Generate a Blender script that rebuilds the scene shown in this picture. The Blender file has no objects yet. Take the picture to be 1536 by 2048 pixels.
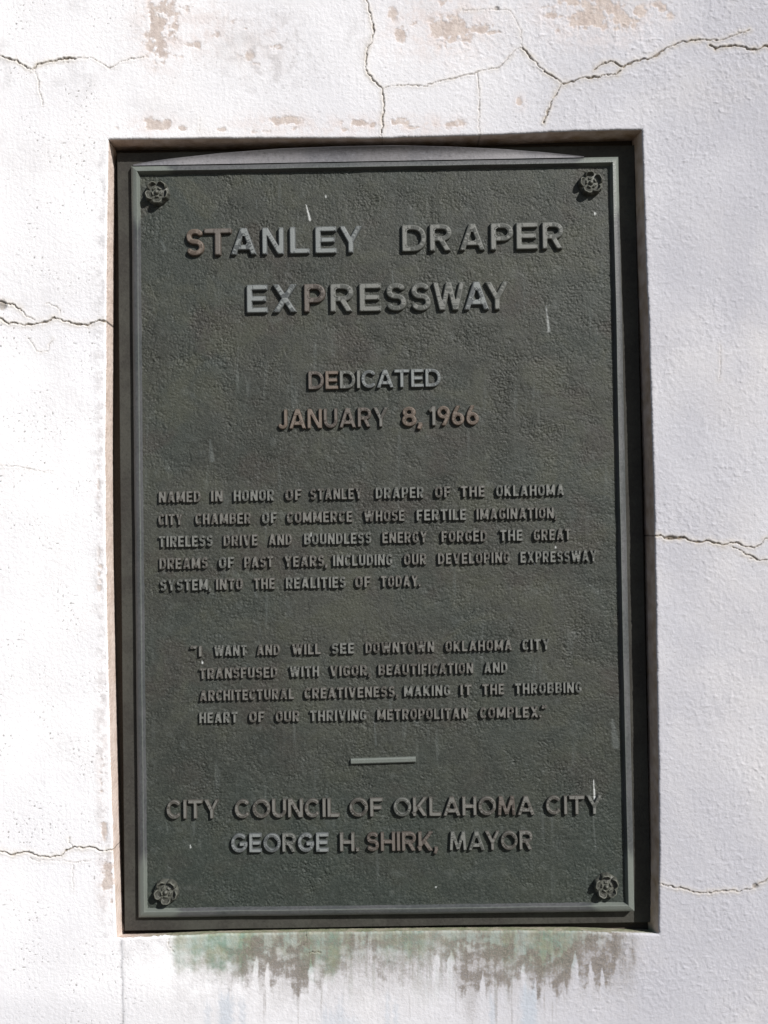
import bpy, math
import numpy as np
from mathutils import Matrix, Vector
from mathutils.geometry import delaunay_2d_cdt

C = bpy.context.scene
COL = C.collection

# ------------------------------------------------------------------ camera
# wall frame: x to the right, y up, n out of the wall towards the viewer (metres)
# world = (x, -n, y)
FPX = 2250.0
CAM = np.array([0.01638, -0.00785, 1.38155])
YAW, PITCH, ROLL = 0.00799, 0.02569, -0.01569


def rot(y, p, r):
    cy, sy, cp, sp, cr, sr = math.cos(y), math.sin(y), math.cos(p), math.sin(p), math.cos(r), math.sin(r)
    return (np.array([[cy, 0, sy], [0, 1, 0], [-sy, 0, cy]]) @ np.array([[1, 0, 0], [0, cp, -sp], [0, sp, cp]])
            @ np.array([[cr, -sr, 0], [sr, cr, 0], [0, 0, 1]]))


ROT = rot(YAW, PITCH, ROLL)
TOW = np.array([[1, 0, 0], [0, 0, -1], [0, 1, 0]], float)

cd = bpy.data.cameras.new('camera')
cam = bpy.data.objects.new('camera', cd)
COL.objects.link(cam)
Rw = TOW @ ROT
M4 = Matrix.Identity(4)
for i in range(3):
    for j in range(3):
        M4[i][j] = Rw[i, j]
M4.translation = Vector(TOW @ CAM)
cam.matrix_world = M4
cd.sensor_fit = 'VERTICAL'
cd.sensor_height = 36.0
cd.lens = FPX * 36.0 / 2048.0
cd.clip_start, cd.clip_end = 0.05, 200
C.camera = cam

# ------------------------------------------------------------------ light
SUN_TX, SUN_TY = 0.90, 0.95            # sun direction in the wall frame: (tx, ty, 1)
sv = Vector((SUN_TX, -1.0, SUN_TY)).normalized()
world = bpy.data.worlds.new('World')
C.world = world
world.use_nodes = True
wn = world.node_tree.nodes
bg = wn.get('Background') or wn.new('ShaderNodeBackground')
sky = wn.new('ShaderNodeTexSky')
sky.sky_type = 'NISHITA'
sky.sun_disc = False
sky.sun_elevation = math.asin(sv.z)
sky.sun_rotation = math.atan2(sv.x, sv.y)
# pale sunlit-ground colour added below the horizon to fill the recess
tc = wn.new('ShaderNodeTexCoord')
sx = wn.new('ShaderNodeSeparateXYZ')
cut = wn.new('ShaderNodeMapRange')
cut.inputs['From Min'].default_value, cut.inputs['From Max'].default_value = -0.04, 0.0
mixw = wn.new('ShaderNodeMix')
mixw.data_type = 'RGBA'
mixw.inputs[6].default_value = (2.3, 2.05, 1.8, 1)
wl = world.node_tree.links
wl.new(tc.outputs['Generated'], sx.inputs[0])
wl.new(sx.outputs[2], cut.inputs['Value'])
wl.new(cut.outputs[0], mixw.inputs[0])
wl.new(sky.outputs[0], mixw.inputs[7])
wl.new(mixw.outputs[2], bg.inputs[0])
bg.inputs[1].default_value = 0.05
sl = bpy.data.lights.new('sun', 'SUN')
sl.energy = 4.2
sl.angle = math.radians(0.5)
sl.color = (1.0, 0.965, 0.93)
so = bpy.data.objects.new('sun', sl)
COL.objects.link(so)
so.location = sv * 5
so.rotation_euler = sv.to_track_quat('Z', 'Y').to_euler()

C.render.engine = 'CYCLES'
C.view_settings.view_transform = 'Standard'
C.view_settings.look = 'None'
C.view_settings.gamma = 1.0
C.view_settings.use_curve_mapping = False
C.view_settings.exposure = 0.34

# ------------------------------------------------------------------ survey helpers


def P(u, v, n):
    """survey mark (u, v) on the photo -> point of the plane at depth n (wall frame)."""
    d = ROT @ np.array([(u - 768) / FPX, -(v - 1024) / FPX, -1.0])
    return CAM + d * ((n - CAM[2]) / d[2])


def marks(x, y, n=0.0):
    """wall frame -> survey marks, arrays."""
    c = np.stack([x - CAM[0], y - CAM[1], np.full_like(x, 0) + n - CAM[2]], -1) @ ROT
    return 768 + FPX * c[..., 0] / -c[..., 2], 1024 - FPX * c[..., 1] / -c[..., 2]


# ------------------------------------------------------------------ noise
_rng = np.random.RandomState(7)
_perm = np.concatenate([_rng.permutation(512)] * 2)
_ga = _rng.rand(512) * 2 * np.pi
_gx, _gy = np.cos(_ga), np.sin(_ga)


def perlin(x, y, seed=0):
    x = np.asarray(x, float) + seed * 17.37
    y = np.asarray(y, float) + seed * 9.71
    xi, yi = np.floor(x).astype(np.int64), np.floor(y).astype(np.int64)
    xf, yf = x - xi, y - yi
    u = xf * xf * xf * (xf * (xf * 6 - 15) + 10)
    v = yf * yf * yf * (yf * (yf * 6 - 15) + 10)

    def g(i, j):
        h = _perm[(_perm[(xi + i) & 511] + yi + j) & 511]
        return _gx[h] * (xf - i) + _gy[h] * (yf - j)
    a = g(0, 0) + u * (g(1, 0) - g(0, 0))
    b = g(0, 1) + u * (g(1, 1) - g(0, 1))
    return (a + v * (b - a)) * 1.5


def fbm(x, y, seed=0, octv=4, gain=.5):
    s, a, f = 0, 1.0, 1.0
    for o in range(octv):
        s = s + a * perlin(x * f, y * f, seed + o * 3)
        a *= gain
        f *= 2.03
    return s


def sstep(e0, e1, x):
    t = np.clip((x - e0) / (e1 - e0), 0, 1)
    return t * t * (3 - 2 * t)


# ------------------------------------------------------------------ objects
def link(name, me, mat=None, parent=None):
    o = bpy.data.objects.new(name, me)
    COL.objects.link(o)
    if me is not None and mat is not None:
        me.materials.append(mat)
    if parent is not None:
        o.parent = parent
    return o


def mesh_np(name, V, F, smooth=True):
    """V (n,3) wall frame, F (m,k) all quads or all triangles."""
    me = bpy.data.meshes.new(name)
    V = np.ascontiguousarray(np.stack([V[:, 0], -V[:, 2], V[:, 1]], 1), dtype=np.float32)
    F = np.ascontiguousarray(F, dtype=np.int32)
    me.vertices.add(len(V))
    me.vertices.foreach_set('co', V.ravel())
    me.loops.add(F.size)
    me.loops.foreach_set('vertex_index', F.ravel())
    me.polygons.add(len(F))
    me.polygons.foreach_set('loop_start', np.arange(0, F.size, F.shape[1], dtype=np.int32))
    me.update(calc_edges=True)
    if smooth:
        me.polygons.foreach_set('use_smooth', np.ones(len(F), dtype=bool))
    me.validate()
    return me


def mesh_py(name, V, F, smooth=False):
    me = bpy.data.meshes.new(name)
    me.from_pydata([(v[0], -v[2], v[1]) for v in V], [], F)
    if smooth:
        for p in me.polygons:
            p.use_smooth = True
    me.update()
    return me


def attr(me, name, rgba):
    a = me.attributes.new(name, 'FLOAT_COLOR', 'POINT')
    a.data.foreach_set('color', np.ascontiguousarray(rgba, dtype=np.float32).ravel())


# ------------------------------------------------------------------ materials
class NT:
    def __init__(self, name, rough=.8, spec=.3):
        self.m = bpy.data.materials.new(name)
        self.m.use_nodes = True
        self.t = self.m.node_tree
        self.b = self.t.nodes['Principled BSDF']
        self.b.inputs['Roughness'].default_value = rough
        self.b.inputs['Specular IOR Level'].default_value = spec

    def n(self, kind, **kw):
        nd = self.t.nodes.new(kind)
        for k, v in kw.items():
            if k.startswith('i_'):
                nd.inputs[k[2:]].default_value = v
            else:
                setattr(nd, k, v)
        return nd

    def l(self, a, b):
        self.t.links.new(a, b)

    def coord(self):
        if not hasattr(self, '_co'):
            self._co = self.n('ShaderNodeTexCoord').outputs['Object']
        return self._co

    def noise(self, scale, detail=4, rough=.5, stretch=None, dist=0.0):
        nd = self.n('ShaderNodeTexNoise')
        nd.inputs['Scale'].default_value = scale
        nd.inputs['Detail'].default_value = detail
        nd.inputs['Roughness'].default_value = rough
        nd.inputs['Distortion'].default_value = dist
        co = self.coord()
        if stretch:
            mp = self.n('ShaderNodeMapping')
            mp.inputs['Scale'].default_value = stretch
            self.l(co, mp.inputs['Vector'])
            co = mp.outputs[0]
        self.l(co, nd.inputs['Vector'])
        return nd.outputs[0]

    def ramp(self, x, a, b, lo=0.0, hi=1.0):
        r = self.n('ShaderNodeMapRange')
        r.interpolation_type = 'SMOOTHSTEP'
        r.inputs['From Min'].default_value = a
        r.inputs['From Max'].default_value = b
        r.inputs['To Min'].default_value = lo
        r.inputs['To Max'].default_value = hi
        self.l(x, r.inputs['Value'])
        return r.outputs[0]

    def math(self, op, a, b=None):
        nd = self.n('ShaderNodeMath', operation=op)
        for i, v in enumerate((a, b)):
            if v is None:
                continue
            if isinstance(v, (int, float)):
                nd.inputs[i].default_value = v
            else:
                self.l(v, nd.inputs[i])
        return nd.outputs[0]

    def mix(self, f, a, b):
        nd = self.n('ShaderNodeMix', data_type='RGBA')
        ins = [nd.inputs[0], nd.inputs[6], nd.inputs[7]]
        for s, v in zip(ins, (f, a, b)):
            if isinstance(v, (int, float)):
                s.default_value = v
            elif isinstance(v, tuple):
                s.default_value = (*v, 1)
            else:
                self.l(v, s)
        return nd.outputs[2]

    def attr(self, name):
        a = self.n('ShaderNodeAttribute', attribute_name=name)
        s = self.n('ShaderNodeSeparateColor')
        self.l(a.outputs['Color'], s.inputs[0])
        return s.outputs[0], s.outputs[1], s.outputs[2], a.outputs['Alpha']

    def bump(self, h, dist, strength=1.0, prev=None):
        nd = self.n('ShaderNodeBump')
        nd.inputs['Strength'].default_value = strength
        nd.inputs['Distance'].default_value = dist
        self.l(h, nd.inputs['Height'])
        if prev is not None:
            self.l(prev, nd.inputs['Normal'])
        return nd.outputs[0]

    def done(self, col, normal=None, rough=None):
        self.l(col, self.b.inputs['Base Color'])
        if normal is not None:
            self.l(normal, self.b.inputs['Normal'])
        if rough is not None:
            self.l(rough, self.b.inputs['Roughness'])
        return self.m


def mat_wall():
    k = NT('painted_stucco', .85, .25)
    peel, verd, grime, crack = k.attr('marks')
    dirt, blue, grey, pit = k.attr('wear_and_light')
    big = k.noise(6, 3)
    fine = k.noise(420, 3, .6)
    mid = k.noise(70, 4, .6)
    c = k.mix(k.ramp(big, .3, .7), (.815, .815, .845), (.87, .868, .885))
    c = k.mix(grey, c, (.465, .467, .508))
    patch = k.noise(3.2, 5, .62, None, .6)
    c = k.mix(k.ramp(patch, .42, .72, 0, .38), c, k.mix(k.ramp(big, .4, .6), (.76, .735, .71), (.71, .715, .745)))
    halo, bloom, _h3, _h4 = k.attr('edges')
    c = k.mix(k.math('MULTIPLY', bloom, .75), c, (.66, .585, .565))
    c = k.mix(k.math('MULTIPLY', halo, k.ramp(mid, .25, .7, .15, .8)), c, (.56, .50, .40))
    c = k.mix(k.math('MULTIPLY', dirt, k.ramp(mid, .3, .65)), c, (.50, .49, .50))
    c = k.mix(k.math('MULTIPLY', blue, .7), c, (.44, .50, .57))
    ed = k.math('ADD', peel, k.math('MULTIPLY', k.math('SUBTRACT', mid, .5), .5))
    ed = k.math('ADD', ed, k.math('MULTIPLY', k.math('SUBTRACT', fine, .5), .4))
    tan = k.mix(k.ramp(mid, .35, .65), (.45, .375, .335), (.58, .505, .46))
    c = k.mix(k.ramp(ed, .12, 1.0, 0, .85), c, tan)
    vd = k.mix(k.ramp(mid, .35, .65), (.17, .27, .205), (.235, .265, .17))
    c = k.mix(k.math('MULTIPLY', verd, .92), c, vd)
    gd = k.math('MULTIPLY', grime, k.ramp(fine, .25, .7, .62, 1.28))
    gd = k.math('MULTIPLY', k.ramp(gd, -.02, 1.05), .90)
    c = k.mix(gd, c, k.mix(k.ramp(fine, .4, .6), (.135, .118, .10), (.225, .20, .175)))
    c = k.mix(pit, c, (.20, .19, .18))
    c = k.mix(crack, c, (.20, .165, .125))
    b1 = k.bump(k.noise(260, 4, .6), .0011, .6)
    b2 = k.bump(k.noise(900, 2, .5), .0004, .5, b1)
    return k.done(c, b2)


def mat_reveal():
    k = NT('bare_plaster', .9, .15)
    brown_shade, green, lime, crack = k.attr('marks')
    mid = k.noise(45, 5, .6)
    fine = k.noise(300, 4, .65)
    c = k.mix(k.ramp(mid, .35, .68), (.66, .55, .49), (.76, .66, .60))
    c = k.mix(k.ramp(fine, .58, .78, 0, .4), c, (.48, .38, .31))
    c = k.mix(brown_shade, c, k.mix(k.ramp(mid, .35, .65), (.34, .24, .155), (.50, .37, .25)))
    c = k.mix(green, c, (.27, .29, .19))
    c = k.mix(lime, c, (.80, .80, .77))
    c = k.mix(crack, c, (.06, .05, .04))  # cracks, and the shade painted over the recess back
    b = k.bump(k.noise(220, 5, .65), .0014, .8)
    return k.done(c, b)


def bronze(name, base, alt, edge=None, rough=.5, spec=.45, grain=.0005):
    k = NT(name, rough, spec)
    a = k.noise(18, 4, .6)
    f = k.noise(260, 4, .65)
    c = k.mix(k.ramp(a, .34, .66), base, alt)
    c = k.mix(k.ramp(f, .5, .75, 0, .45), c, tuple(min(1, v * 1.9) for v in base))
    c = k.mix(k.ramp(f, .5, .25, 0, .5), c, tuple(v * .5 for v in base))
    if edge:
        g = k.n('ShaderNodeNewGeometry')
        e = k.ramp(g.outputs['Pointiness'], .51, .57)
        wv_ = k.math('MULTIPLY', k.attr('worn_highlight')[0], k.ramp(k.noise(55, 4, .6), .3, .62, .25, 1.0))
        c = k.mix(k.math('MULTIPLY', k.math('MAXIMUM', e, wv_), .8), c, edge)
    b = k.bump(k.noise(500, 4, .6), grain, .7)
    r = k.ramp(f, .3, .7, rough - .1, rough + .12)
    return k.done(c, b, r)


def mat_field():
    k = NT('pebbled_bronze', .55, .30)
    pale, verd, brown, white = k.attr('marks')  # verd: patina, plus the painted lower darkening
    a = k.noise(9, 5, .6)
    f = k.noise(330, 4, .65)
    c = k.mix(k.ramp(a, .34, .66), (.044, .047, .040), (.055, .058, .050))
    c = k.mix(k.math('MULTIPLY', verd, .65), c, (.042, .053, .047))
    c = k.mix(k.math('MULTIPLY', brown, .7), c, (.052, .046, .040))
    ol = k.noise(16, 5, .65, None, .8)
    c = k.mix(k.ramp(ol, .46, .70, 0, .8), c, (.062, .066, .050))
    c = k.mix(k.ramp(ol, .50, .30, 0, .55), c, (.029, .033, .029))
    low = k.attr('tone')[0]
    c = k.mix(k.math('MULTIPLY', low, .6), c, (.030, .040, .034))
    c = k.mix(k.ramp(f, .5, .78, 0, .55), c, (.10, .108, .093))
    c = k.mix(k.ramp(f, .5, .25, 0, .5), c, (.022, .024, .022))
    c = k.mix(k.math('MULTIPLY', pale, .6), c, (.17, .19, .185))
    c = k.mix(white, c, (.75, .78, .77))
    b = k.bump(k.noise(420, 4, .65), .0010, .8)
    return k.done(c, b, k.ramp(f, .3, .7, .42, .62))


M_WALL, M_REV, M_FIELD = mat_wall(), mat_reveal(), mat_field()
M_FLANGE = bronze('dull_brown_bronze', (.042, .040, .036), (.060, .060, .052), None, .65, .12)
M_MOULD = bronze('grey_green_bronze', (.060, .066, .068), (.084, .086, .090), (.16, .18, .16), .45, .5)
M_CREST = bronze('sun_lightened_bronze', (.17, .17, .185), (.22, .215, .225), None, .55, .4)  # lightened colour stands in for sun that only grazes the crest
M_ROSE = bronze('dark_olive_bronze', (.046, .048, .041), (.062, .063, .054), (.11, .115, .095), .5, .45)
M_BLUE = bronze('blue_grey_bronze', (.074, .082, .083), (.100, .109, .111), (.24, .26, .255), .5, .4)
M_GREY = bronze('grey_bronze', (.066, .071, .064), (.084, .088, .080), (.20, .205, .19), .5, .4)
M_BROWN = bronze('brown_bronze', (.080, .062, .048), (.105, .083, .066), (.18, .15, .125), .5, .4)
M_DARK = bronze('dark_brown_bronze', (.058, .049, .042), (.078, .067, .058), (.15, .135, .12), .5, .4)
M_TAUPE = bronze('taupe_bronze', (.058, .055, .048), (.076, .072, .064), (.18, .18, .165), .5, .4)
MATS = dict(b=M_BLUE, g=M_GREY, n=M_BROWN, d=M_DARK, t=M_TAUPE)

# ------------------------------------------------------------------ the wall
RECESS = 0.040
LIP_TOP = [(217, 279), (400, 277), (600, 276), (768, 276), (960, 270), (1150, 262), (1284, 259)]
LIP_BOT = [(233, 1876), (300, 1874), (400, 1869), (620, 1865), (900, 1862), (1150, 1862), (1240, 1866), (1317, 1868)]
LIP_L = [(217, 279), (213, 500), (212, 680), (210, 900), (211, 1100), (215, 1300), (220, 1500), (226, 1700), (233, 1876)]
LIP_R = [(1284, 259), (1291, 480), (1299, 680), (1308, 980), (1312, 1200), (1317, 1500), (1319, 1700), (1317, 1868)]


def curve_pts(pts):
    w = np.array([P(u, v, 0.0) for u, v in pts])
    return w[:, 0], w[:, 1]


tx_, ty_ = curve_pts(LIP_TOP)
bx_, by_ = curve_pts(LIP_BOT)
lx_, ly_ = curve_pts(LIP_L)
rx_, ry_ = curve_pts(LIP_R)
AX0, AX1 = float(np.mean(lx_)), float(np.mean(rx_))
AY0, AY1 = float(np.mean(by_)), float(np.mean(ty_))

LIPR = [(-.0026, 0), (-.0017, .00018), (-.0010, .0006), (-.0004, .0013), (-.0001, .0020), (0, .0028)]
DEEP = list(np.linspace(.005, RECESS, 14))


def axis(a0, a1, lo, hi, step, vis0, vis1):
    """parameter line across the wall: nominal coordinate and recess depth."""
    pos, dep = [], []

    def run(p0, p1, st):
        n = max(2, int(round(abs(p1 - p0) / st)) + 1)
        for p in np.linspace(p0, p1, n)[:-1]:
            pos.append(p)
            dep.append(0.0)
    far = lo + (vis0 - lo) * (1 - np.geomspace(1, .01, 14))
    for p in far[:-1]:
        pos.append(p)
        dep.append(0.0)
    run(far[-1], vis0, .01)
    run(vis0, a0 + LIPR[0][0], step)
    for q, d in LIPR:
        pos.append(a0 + q)
        dep.append(d)
    for d in DEEP:
        pos.append(a0)
        dep.append(d)
    n = int(round((a1 - a0) / step))
    for p in np.linspace(a0, a1, n + 1)[1:-1]:
        pos.append(p)
        dep.append(RECESS)
    for d in DEEP[::-1]:
        pos.append(a1)
        dep.append(d)
    for q, d in LIPR[::-1]:
        pos.append(a1 - q)
        dep.append(d)
    run(a1 - LIPR[0][0] + step, vis1, step)
    run(vis1, vis1 + .02, .01)
    far = vis1 + .02 + (hi - vis1 - .02) * (1 - np.geomspace(1, .01, 14)[::-1])
    far = vis1 + .02 + (hi - vis1 - .02) * np.concatenate([[0], np.geomspace(.01, 1, 14)])
    for p in far:
        pos.append(p)
        dep.append(0.0)
    return np.array(pos), np.array(dep)


STEP = .0009
xs, dxs = axis(AX0, AX1, -2.2, 2.2, STEP, -.50, .515)
ys, dys = axis(AY0, AY1, -2.0, 2.0, STEP, -.665, .69)
NX, NY = len(xs), len(ys)
X0, Y0 = np.meshgrid(xs, ys)
DEP = np.minimum(dxs[None, :], dys[:, None])


def ragged(t, seed):
    return .0006 * fbm(t * 37, t * 0 + 3.3, seed, 4, .6) * (.5 + np.abs(fbm(t * 11, t * 0 + 5.1, seed + 2, 2))) + .0005 * perlin(t * 480, t * 0 + 1.7, seed + 5) + .0030 * np.maximum(0, fbm(t * 46, t * 0 + 7.7, seed + 8, 3) - .55)


def warp_axis(V, a0, a1, lo, hi, c0, c1):
    out = np.where(V <= a0, lo + (V - lo) * (c0 - lo) / (a0 - lo),
                   np.where(V >= a1, hi - (hi - V) * (hi - c1) / (hi - a1), c0 + (V - a0) * (c1 - c0) / (a1 - a0)))
    return out


def lip(t, pt, pv):
    return np.interp(t, pt, pv)


yrow = ys
cl = np.interp(yrow, ly_[::-1], lx_[::-1])
cr = np.interp(yrow, ry_[::-1], rx_[::-1])
EDGE = np.exp(-(DEP / .006) ** 1.5)
X = warp_axis(X0, AX0, AX1, -2.2, 2.2, cl[:, None], cr[:, None])
X = X + EDGE * (ragged(yrow, 1)[:, None] * np.exp(-((X0 - AX0) / .01) ** 2) + .8 * ragged(yrow, 2)[:, None] * np.exp(-((X0 - AX1) / .01) ** 2))
cb = np.interp(xs, bx_, by_)
ct = np.interp(xs, tx_, ty_)
Y = warp_axis(Y0, AY0, AY1, -2.0, 2.0, cb[None, :], ct[None, :])
Y = Y + EDGE * (ragged(xs, 3)[None, :] * np.exp(-((Y0 - AY0) / .01) ** 2) + .8 * ragged(xs, 4)[None, :] * np.exp(-((Y0 - AY1) / .01) ** 2))
# reveals flare a little with depth; the sill falls inwards behind the plate
tcol = np.where((xs > AX0 - 1e-9) & (xs < AX1 + 1e-9), 1.0, 0.0)
on_bot = (np.abs(Y0 - AY0) < 1e-7)
Y = np.where(on_bot, Y - .008 * (DEP / RECESS), Y)
X = np.where(np.abs(X0 - AX1) < 1e-7, X - .0045 * (DEP / RECESS), X)
# small unevenness of the reveals
rev = sstep(.002, .006, DEP) * (1 - sstep(RECESS - .003, RECESS, DEP))
side = (np.abs(X0 - AX0) < 1e-7) | (np.abs(X0 - AX1) < 1e-7)
wob = .0003 * fbm(Y * 160, DEP * 160, 11, 3)
X = np.where(side, X + rev * wob, X)
topb = (np.abs(Y0 - AY0) < 1e-7) | (np.abs(Y0 - AY1) < 1e-7)
wob = .0003 * fbm(X * 160, DEP * 160, 12, 3)
Y = np.where(topb, Y + rev * wob, Y)

# ---- surface relief and marks, worked out over the part that is in view
U, V = marks(X, Y)
front = DEP < .0021
near = (U > -90) & (U < 1626) & (V > -90) & (V < 2138) & (DEP < RECESS - 1e-6)
idx = np.nonzero(near.ravel())[0]
u, v = U.ravel()[idx], V.ravel()[idx]
dep = DEP.ravel()[idx]

right = sstep(820, 1330, u - .12 * (v - 300) * (v < 300))
hgt = np.zeros_like(u)
# trowel waves
hgt += .0007 * fbm(u / 260, v / 200, 21, 2)
# roller stipple, strong on the right and above, faint on the left
rough = .14 + .27 * right + .18 * sstep(420, 800, u) * sstep(330, 120, v)
rough *= .75 + .5 * sstep(-.2, .4, fbm(u / 130, v / 130, 22, 2))
n1 = fbm(u / 15, v / 15, 23, 3, .55)
n2 = fbm(u / 7.5, v / 8.5, 24, 2)
hgt += rough * (.00060 * np.maximum(n1, -.2) + .00034 * n2)
blob = fbm(u / 10 + .4 * n1, v / 9, 25, 2)
hgt += rough * .00085 * sstep(.30, .95, blob)
# vertical brush drags
hgt += .00006 * fbm(u / 6, v / 70, 26, 3) * (1 - .6 * right)
# plaster joint running down from the sill corner
ju_ = u - np.interp(v, [1876, 2048], [241, 244]) - 1.5 * perlin(v / 30, v * 0, 27)
hgt -= .0003 * np.exp(-(ju_ / 4.5) ** 2) * (v > 1874)
hgt += .0007 * sstep(0, 5, ju_) * sstep(200, 30, ju_) * (v > 1874)

# ---- cracks: (half width in marks, strength, points)
CR = [
    (1.5, 1, [(-30, 104), (0, 113), (35, 122), (55, 135), (65, 139), (75, 130), (100, 123), (130, 118), (150, 118)]),
    (1.0, .55, [(150, 118), (185, 115), (200, 125), (215, 135), (230, 133), (245, 122), (285, 113)]),
    (.9, .5, [(68, 139), (75, 152), (78, 180), (86, 208)]),
    (1.4, .95, [(731, -20), (732, 0), (738, 20), (745, 45), (748, 65), (743, 82), (736, 95), (731, 118), (732, 140), (745, 160), (765, 178), (768, 200), (766, 230), (763, 262), (764, 300)]),
    (1.0, .6, [(768, 177), (788, 170), (853, 172), (893, 159), (953, 146), (975, 139), (995, 137), (1013, 122), (1028, 102), (1043, 95)]),
    (.9, .5, [(955, 148), (957, 170), (959, 200), (958, 240), (960, 275)]),
    (1.7, 1, [(1043, 95), (1068, 122), (1088, 142), (1113, 157), (1122, 168)]),
    (1.3, .9, [(1122, 170), (1105, 200), (1095, 225), (1088, 245)]),
    (1.7, 1, [(1122, 168), (1150, 162), (1165, 155), (1185, 156), (1215, 150), (1235, 149), (1240, 142)]),
    (1.6, 1, [(1188, 140), (1200, 130), (1220, 123), (1235, 128), (1245, 134), (1275, 122), (1305, 115), (1330, 98), (1365, 83), (1400, 80)]),
    (2.1, 1, [(1245, 134), (1275, 122), (1305, 115), (1330, 98), (1365, 83), (1400, 80)]),
    (1.2, .85, [(1400, 80), (1440, 80), (1470, 70), (1500, 60)]),
    (1.7, 1, [(1420, 90), (1430, 97), (1450, 92), (1478, 90), (1495, 98), (1515, 99), (1530, 93), (1580, 90)]),
    (.8, .4, [(1043, 95), (1043, 80), (1040, 60), (1030, 35), (1020, 22), (985, 18), (945, 22), (920, 18)]),
    (1.9, 1, [(-30, 620), (0, 635), (10, 643), (17, 646), (40, 648), (62, 650), (75, 647), (92, 644), (105, 637), (120, 638), (140, 646), (160, 650), (175, 650), (190, 645), (198, 640), (214, 643), (222, 636), (232, 641)]),
    (1.9, 1, [(-20, 596), (0, 602), (15, 607), (30, 611), (42, 620)]),
    (1.1, .7, [(42, 620), (55, 633), (68, 639)]),
    (.8, .45, [(92, 608), (112, 612), (119, 618), (119, 628)]),
    (.8, .4, [(55, 675), (68, 690), (72, 704), (95, 702), (98, 690), (106, 677)]),
    (.8, .35, [(0, 930), (40, 934), (75, 942), (105, 943)]),
    (1.7, 1, [(1285, 1066), (1300, 1071), (1320, 1072), (1330, 1078), (1345, 1076), (1352, 1077), (1370, 1075), (1385, 1083), (1400, 1085), (1420, 1082), (1445, 1090), (1460, 1086), (1475, 1086), (1490, 1092), (1510, 1095)]),
    (1.4, .8, [(1510, 1095), (1520, 1090), (1530, 1078), (1570, 1062)]),
    (1.4, .9, [(1465, 1093), (1480, 1102), (1500, 1112), (1515, 1119), (1570, 1123)]),
    (1.0, .6, [(1500, 1118), (1515, 1119)]),
    (1.6, 1, [(-30, 1696), (0, 1702), (12, 1706), (24, 1710), (38, 1707), (48, 1703), (60, 1705), (80, 1713), (100, 1714), (120, 1712), (128, 1707), (135, 1700), (148, 1694), (165, 1696), (185, 1695), (197, 1702), (228, 1701)]),
    (.8, .5, [(137, 1677), (142, 1688), (144, 1696)]),
    (.8, .4, [(60, 1716), (75, 1722), (100, 1722), (128, 1722), (150, 1727), (180, 1720)]),
    (.8, .35, [(146, 1730), (144, 1755), (146, 1780)]),
    (1.3, .85, [(1303, 1762), (1320, 1768), (1340, 1772), (1360, 1777), (1385, 1782), (1398, 1787), (1420, 1785), (1445, 1781), (1480, 1782), (1508, 1776), (1520, 1768), (1570, 1738)]),
    (.7, .3, [(400, 235), (399, 262)]),
    (.8, .35, [(1440, 690), (1442, 720), (1438, 760)]),
    (.8, .3, [(300, 15), (318, 30), (318, 45)]),
    (1.0, .8, [(612, 1864), (614, 1880)]), (1.0, .8, [(620, 1905), (642, 1905)]), (.8, .5, [(596, 1894), (608, 1890)]),
    (.8, .5, [(338, 1872), (338, 1892), (348, 1905)]),
]
ju = u + 2.6 * fbm(u / 13, v / 13, 31, 3) + .6 * perlin(u / 3.2, v / 3.2, 36)
jv = v + 2.6 * fbm(u / 13, v / 13, 32, 3) + .6 * perlin(u / 3.2, v / 3.2, 37)
widen = .78 + .75 * fbm(u / 30, v / 30, 33, 3)
crack = np.zeros_like(u)
halo = np.zeros_like(u)
lipup = np.zeros_like(u)
for hw, st, pts in CR:
    pts = np.array(pts, float)
    lo, hi = pts.min(0) - 30, pts.max(0) + 30
    s = np.nonzero((u > lo[0]) & (u < hi[0]) & (v > lo[1]) & (v < hi[1]))[0]
    if not len(s):
        continue
    d = np.full(len(s), 1e9)
    for a, b in zip(pts[:-1], pts[1:]):
        ab = b - a
        t = np.clip(((ju[s] - a[0]) * ab[0] + (jv[s] - a[1]) * ab[1]) / (ab @ ab), 0, 1)
        d = np.minimum(d, np.hypot(ju[s] - a[0] - t * ab[0], jv[s] - a[1] - t * ab[1]))
    w = hw * np.clip(widen[s], .5, 1.7)
    crack[s] = np.maximum(crack[s], st * np.exp(-(d / (w * .76)) ** 2))
    halo[s] = np.maximum(halo[s], .7 * st * np.exp(-(d / (4 + 2.4 * hw)) ** 2))
    lipup[s] = np.maximum(lipup[s], st * np.exp(-((d - 3.0) / 2.2) ** 2))


def ell(cu, cv, ru, rv, soft=.45):
    return sstep(1 + soft, 1 - soft, np.hypot((u - cu) / ru, (v - cv) / rv))


hole = np.maximum(ell(1341, 1076, 12, 4), ell(3, 611, 9, 10) * .8)
hole = np.maximum(hole, ell(1510, 1772, 6, 5) * .7)
hole = np.maximum(hole, ell(993, 17, 5, 4) * .6)
hgt -= .0022 * np.clip(crack * 1.15, 0, 1) + .0028 * hole
hgt += .00035 * lipup * (1 - np.clip(crack * 2, 0, 1))

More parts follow.
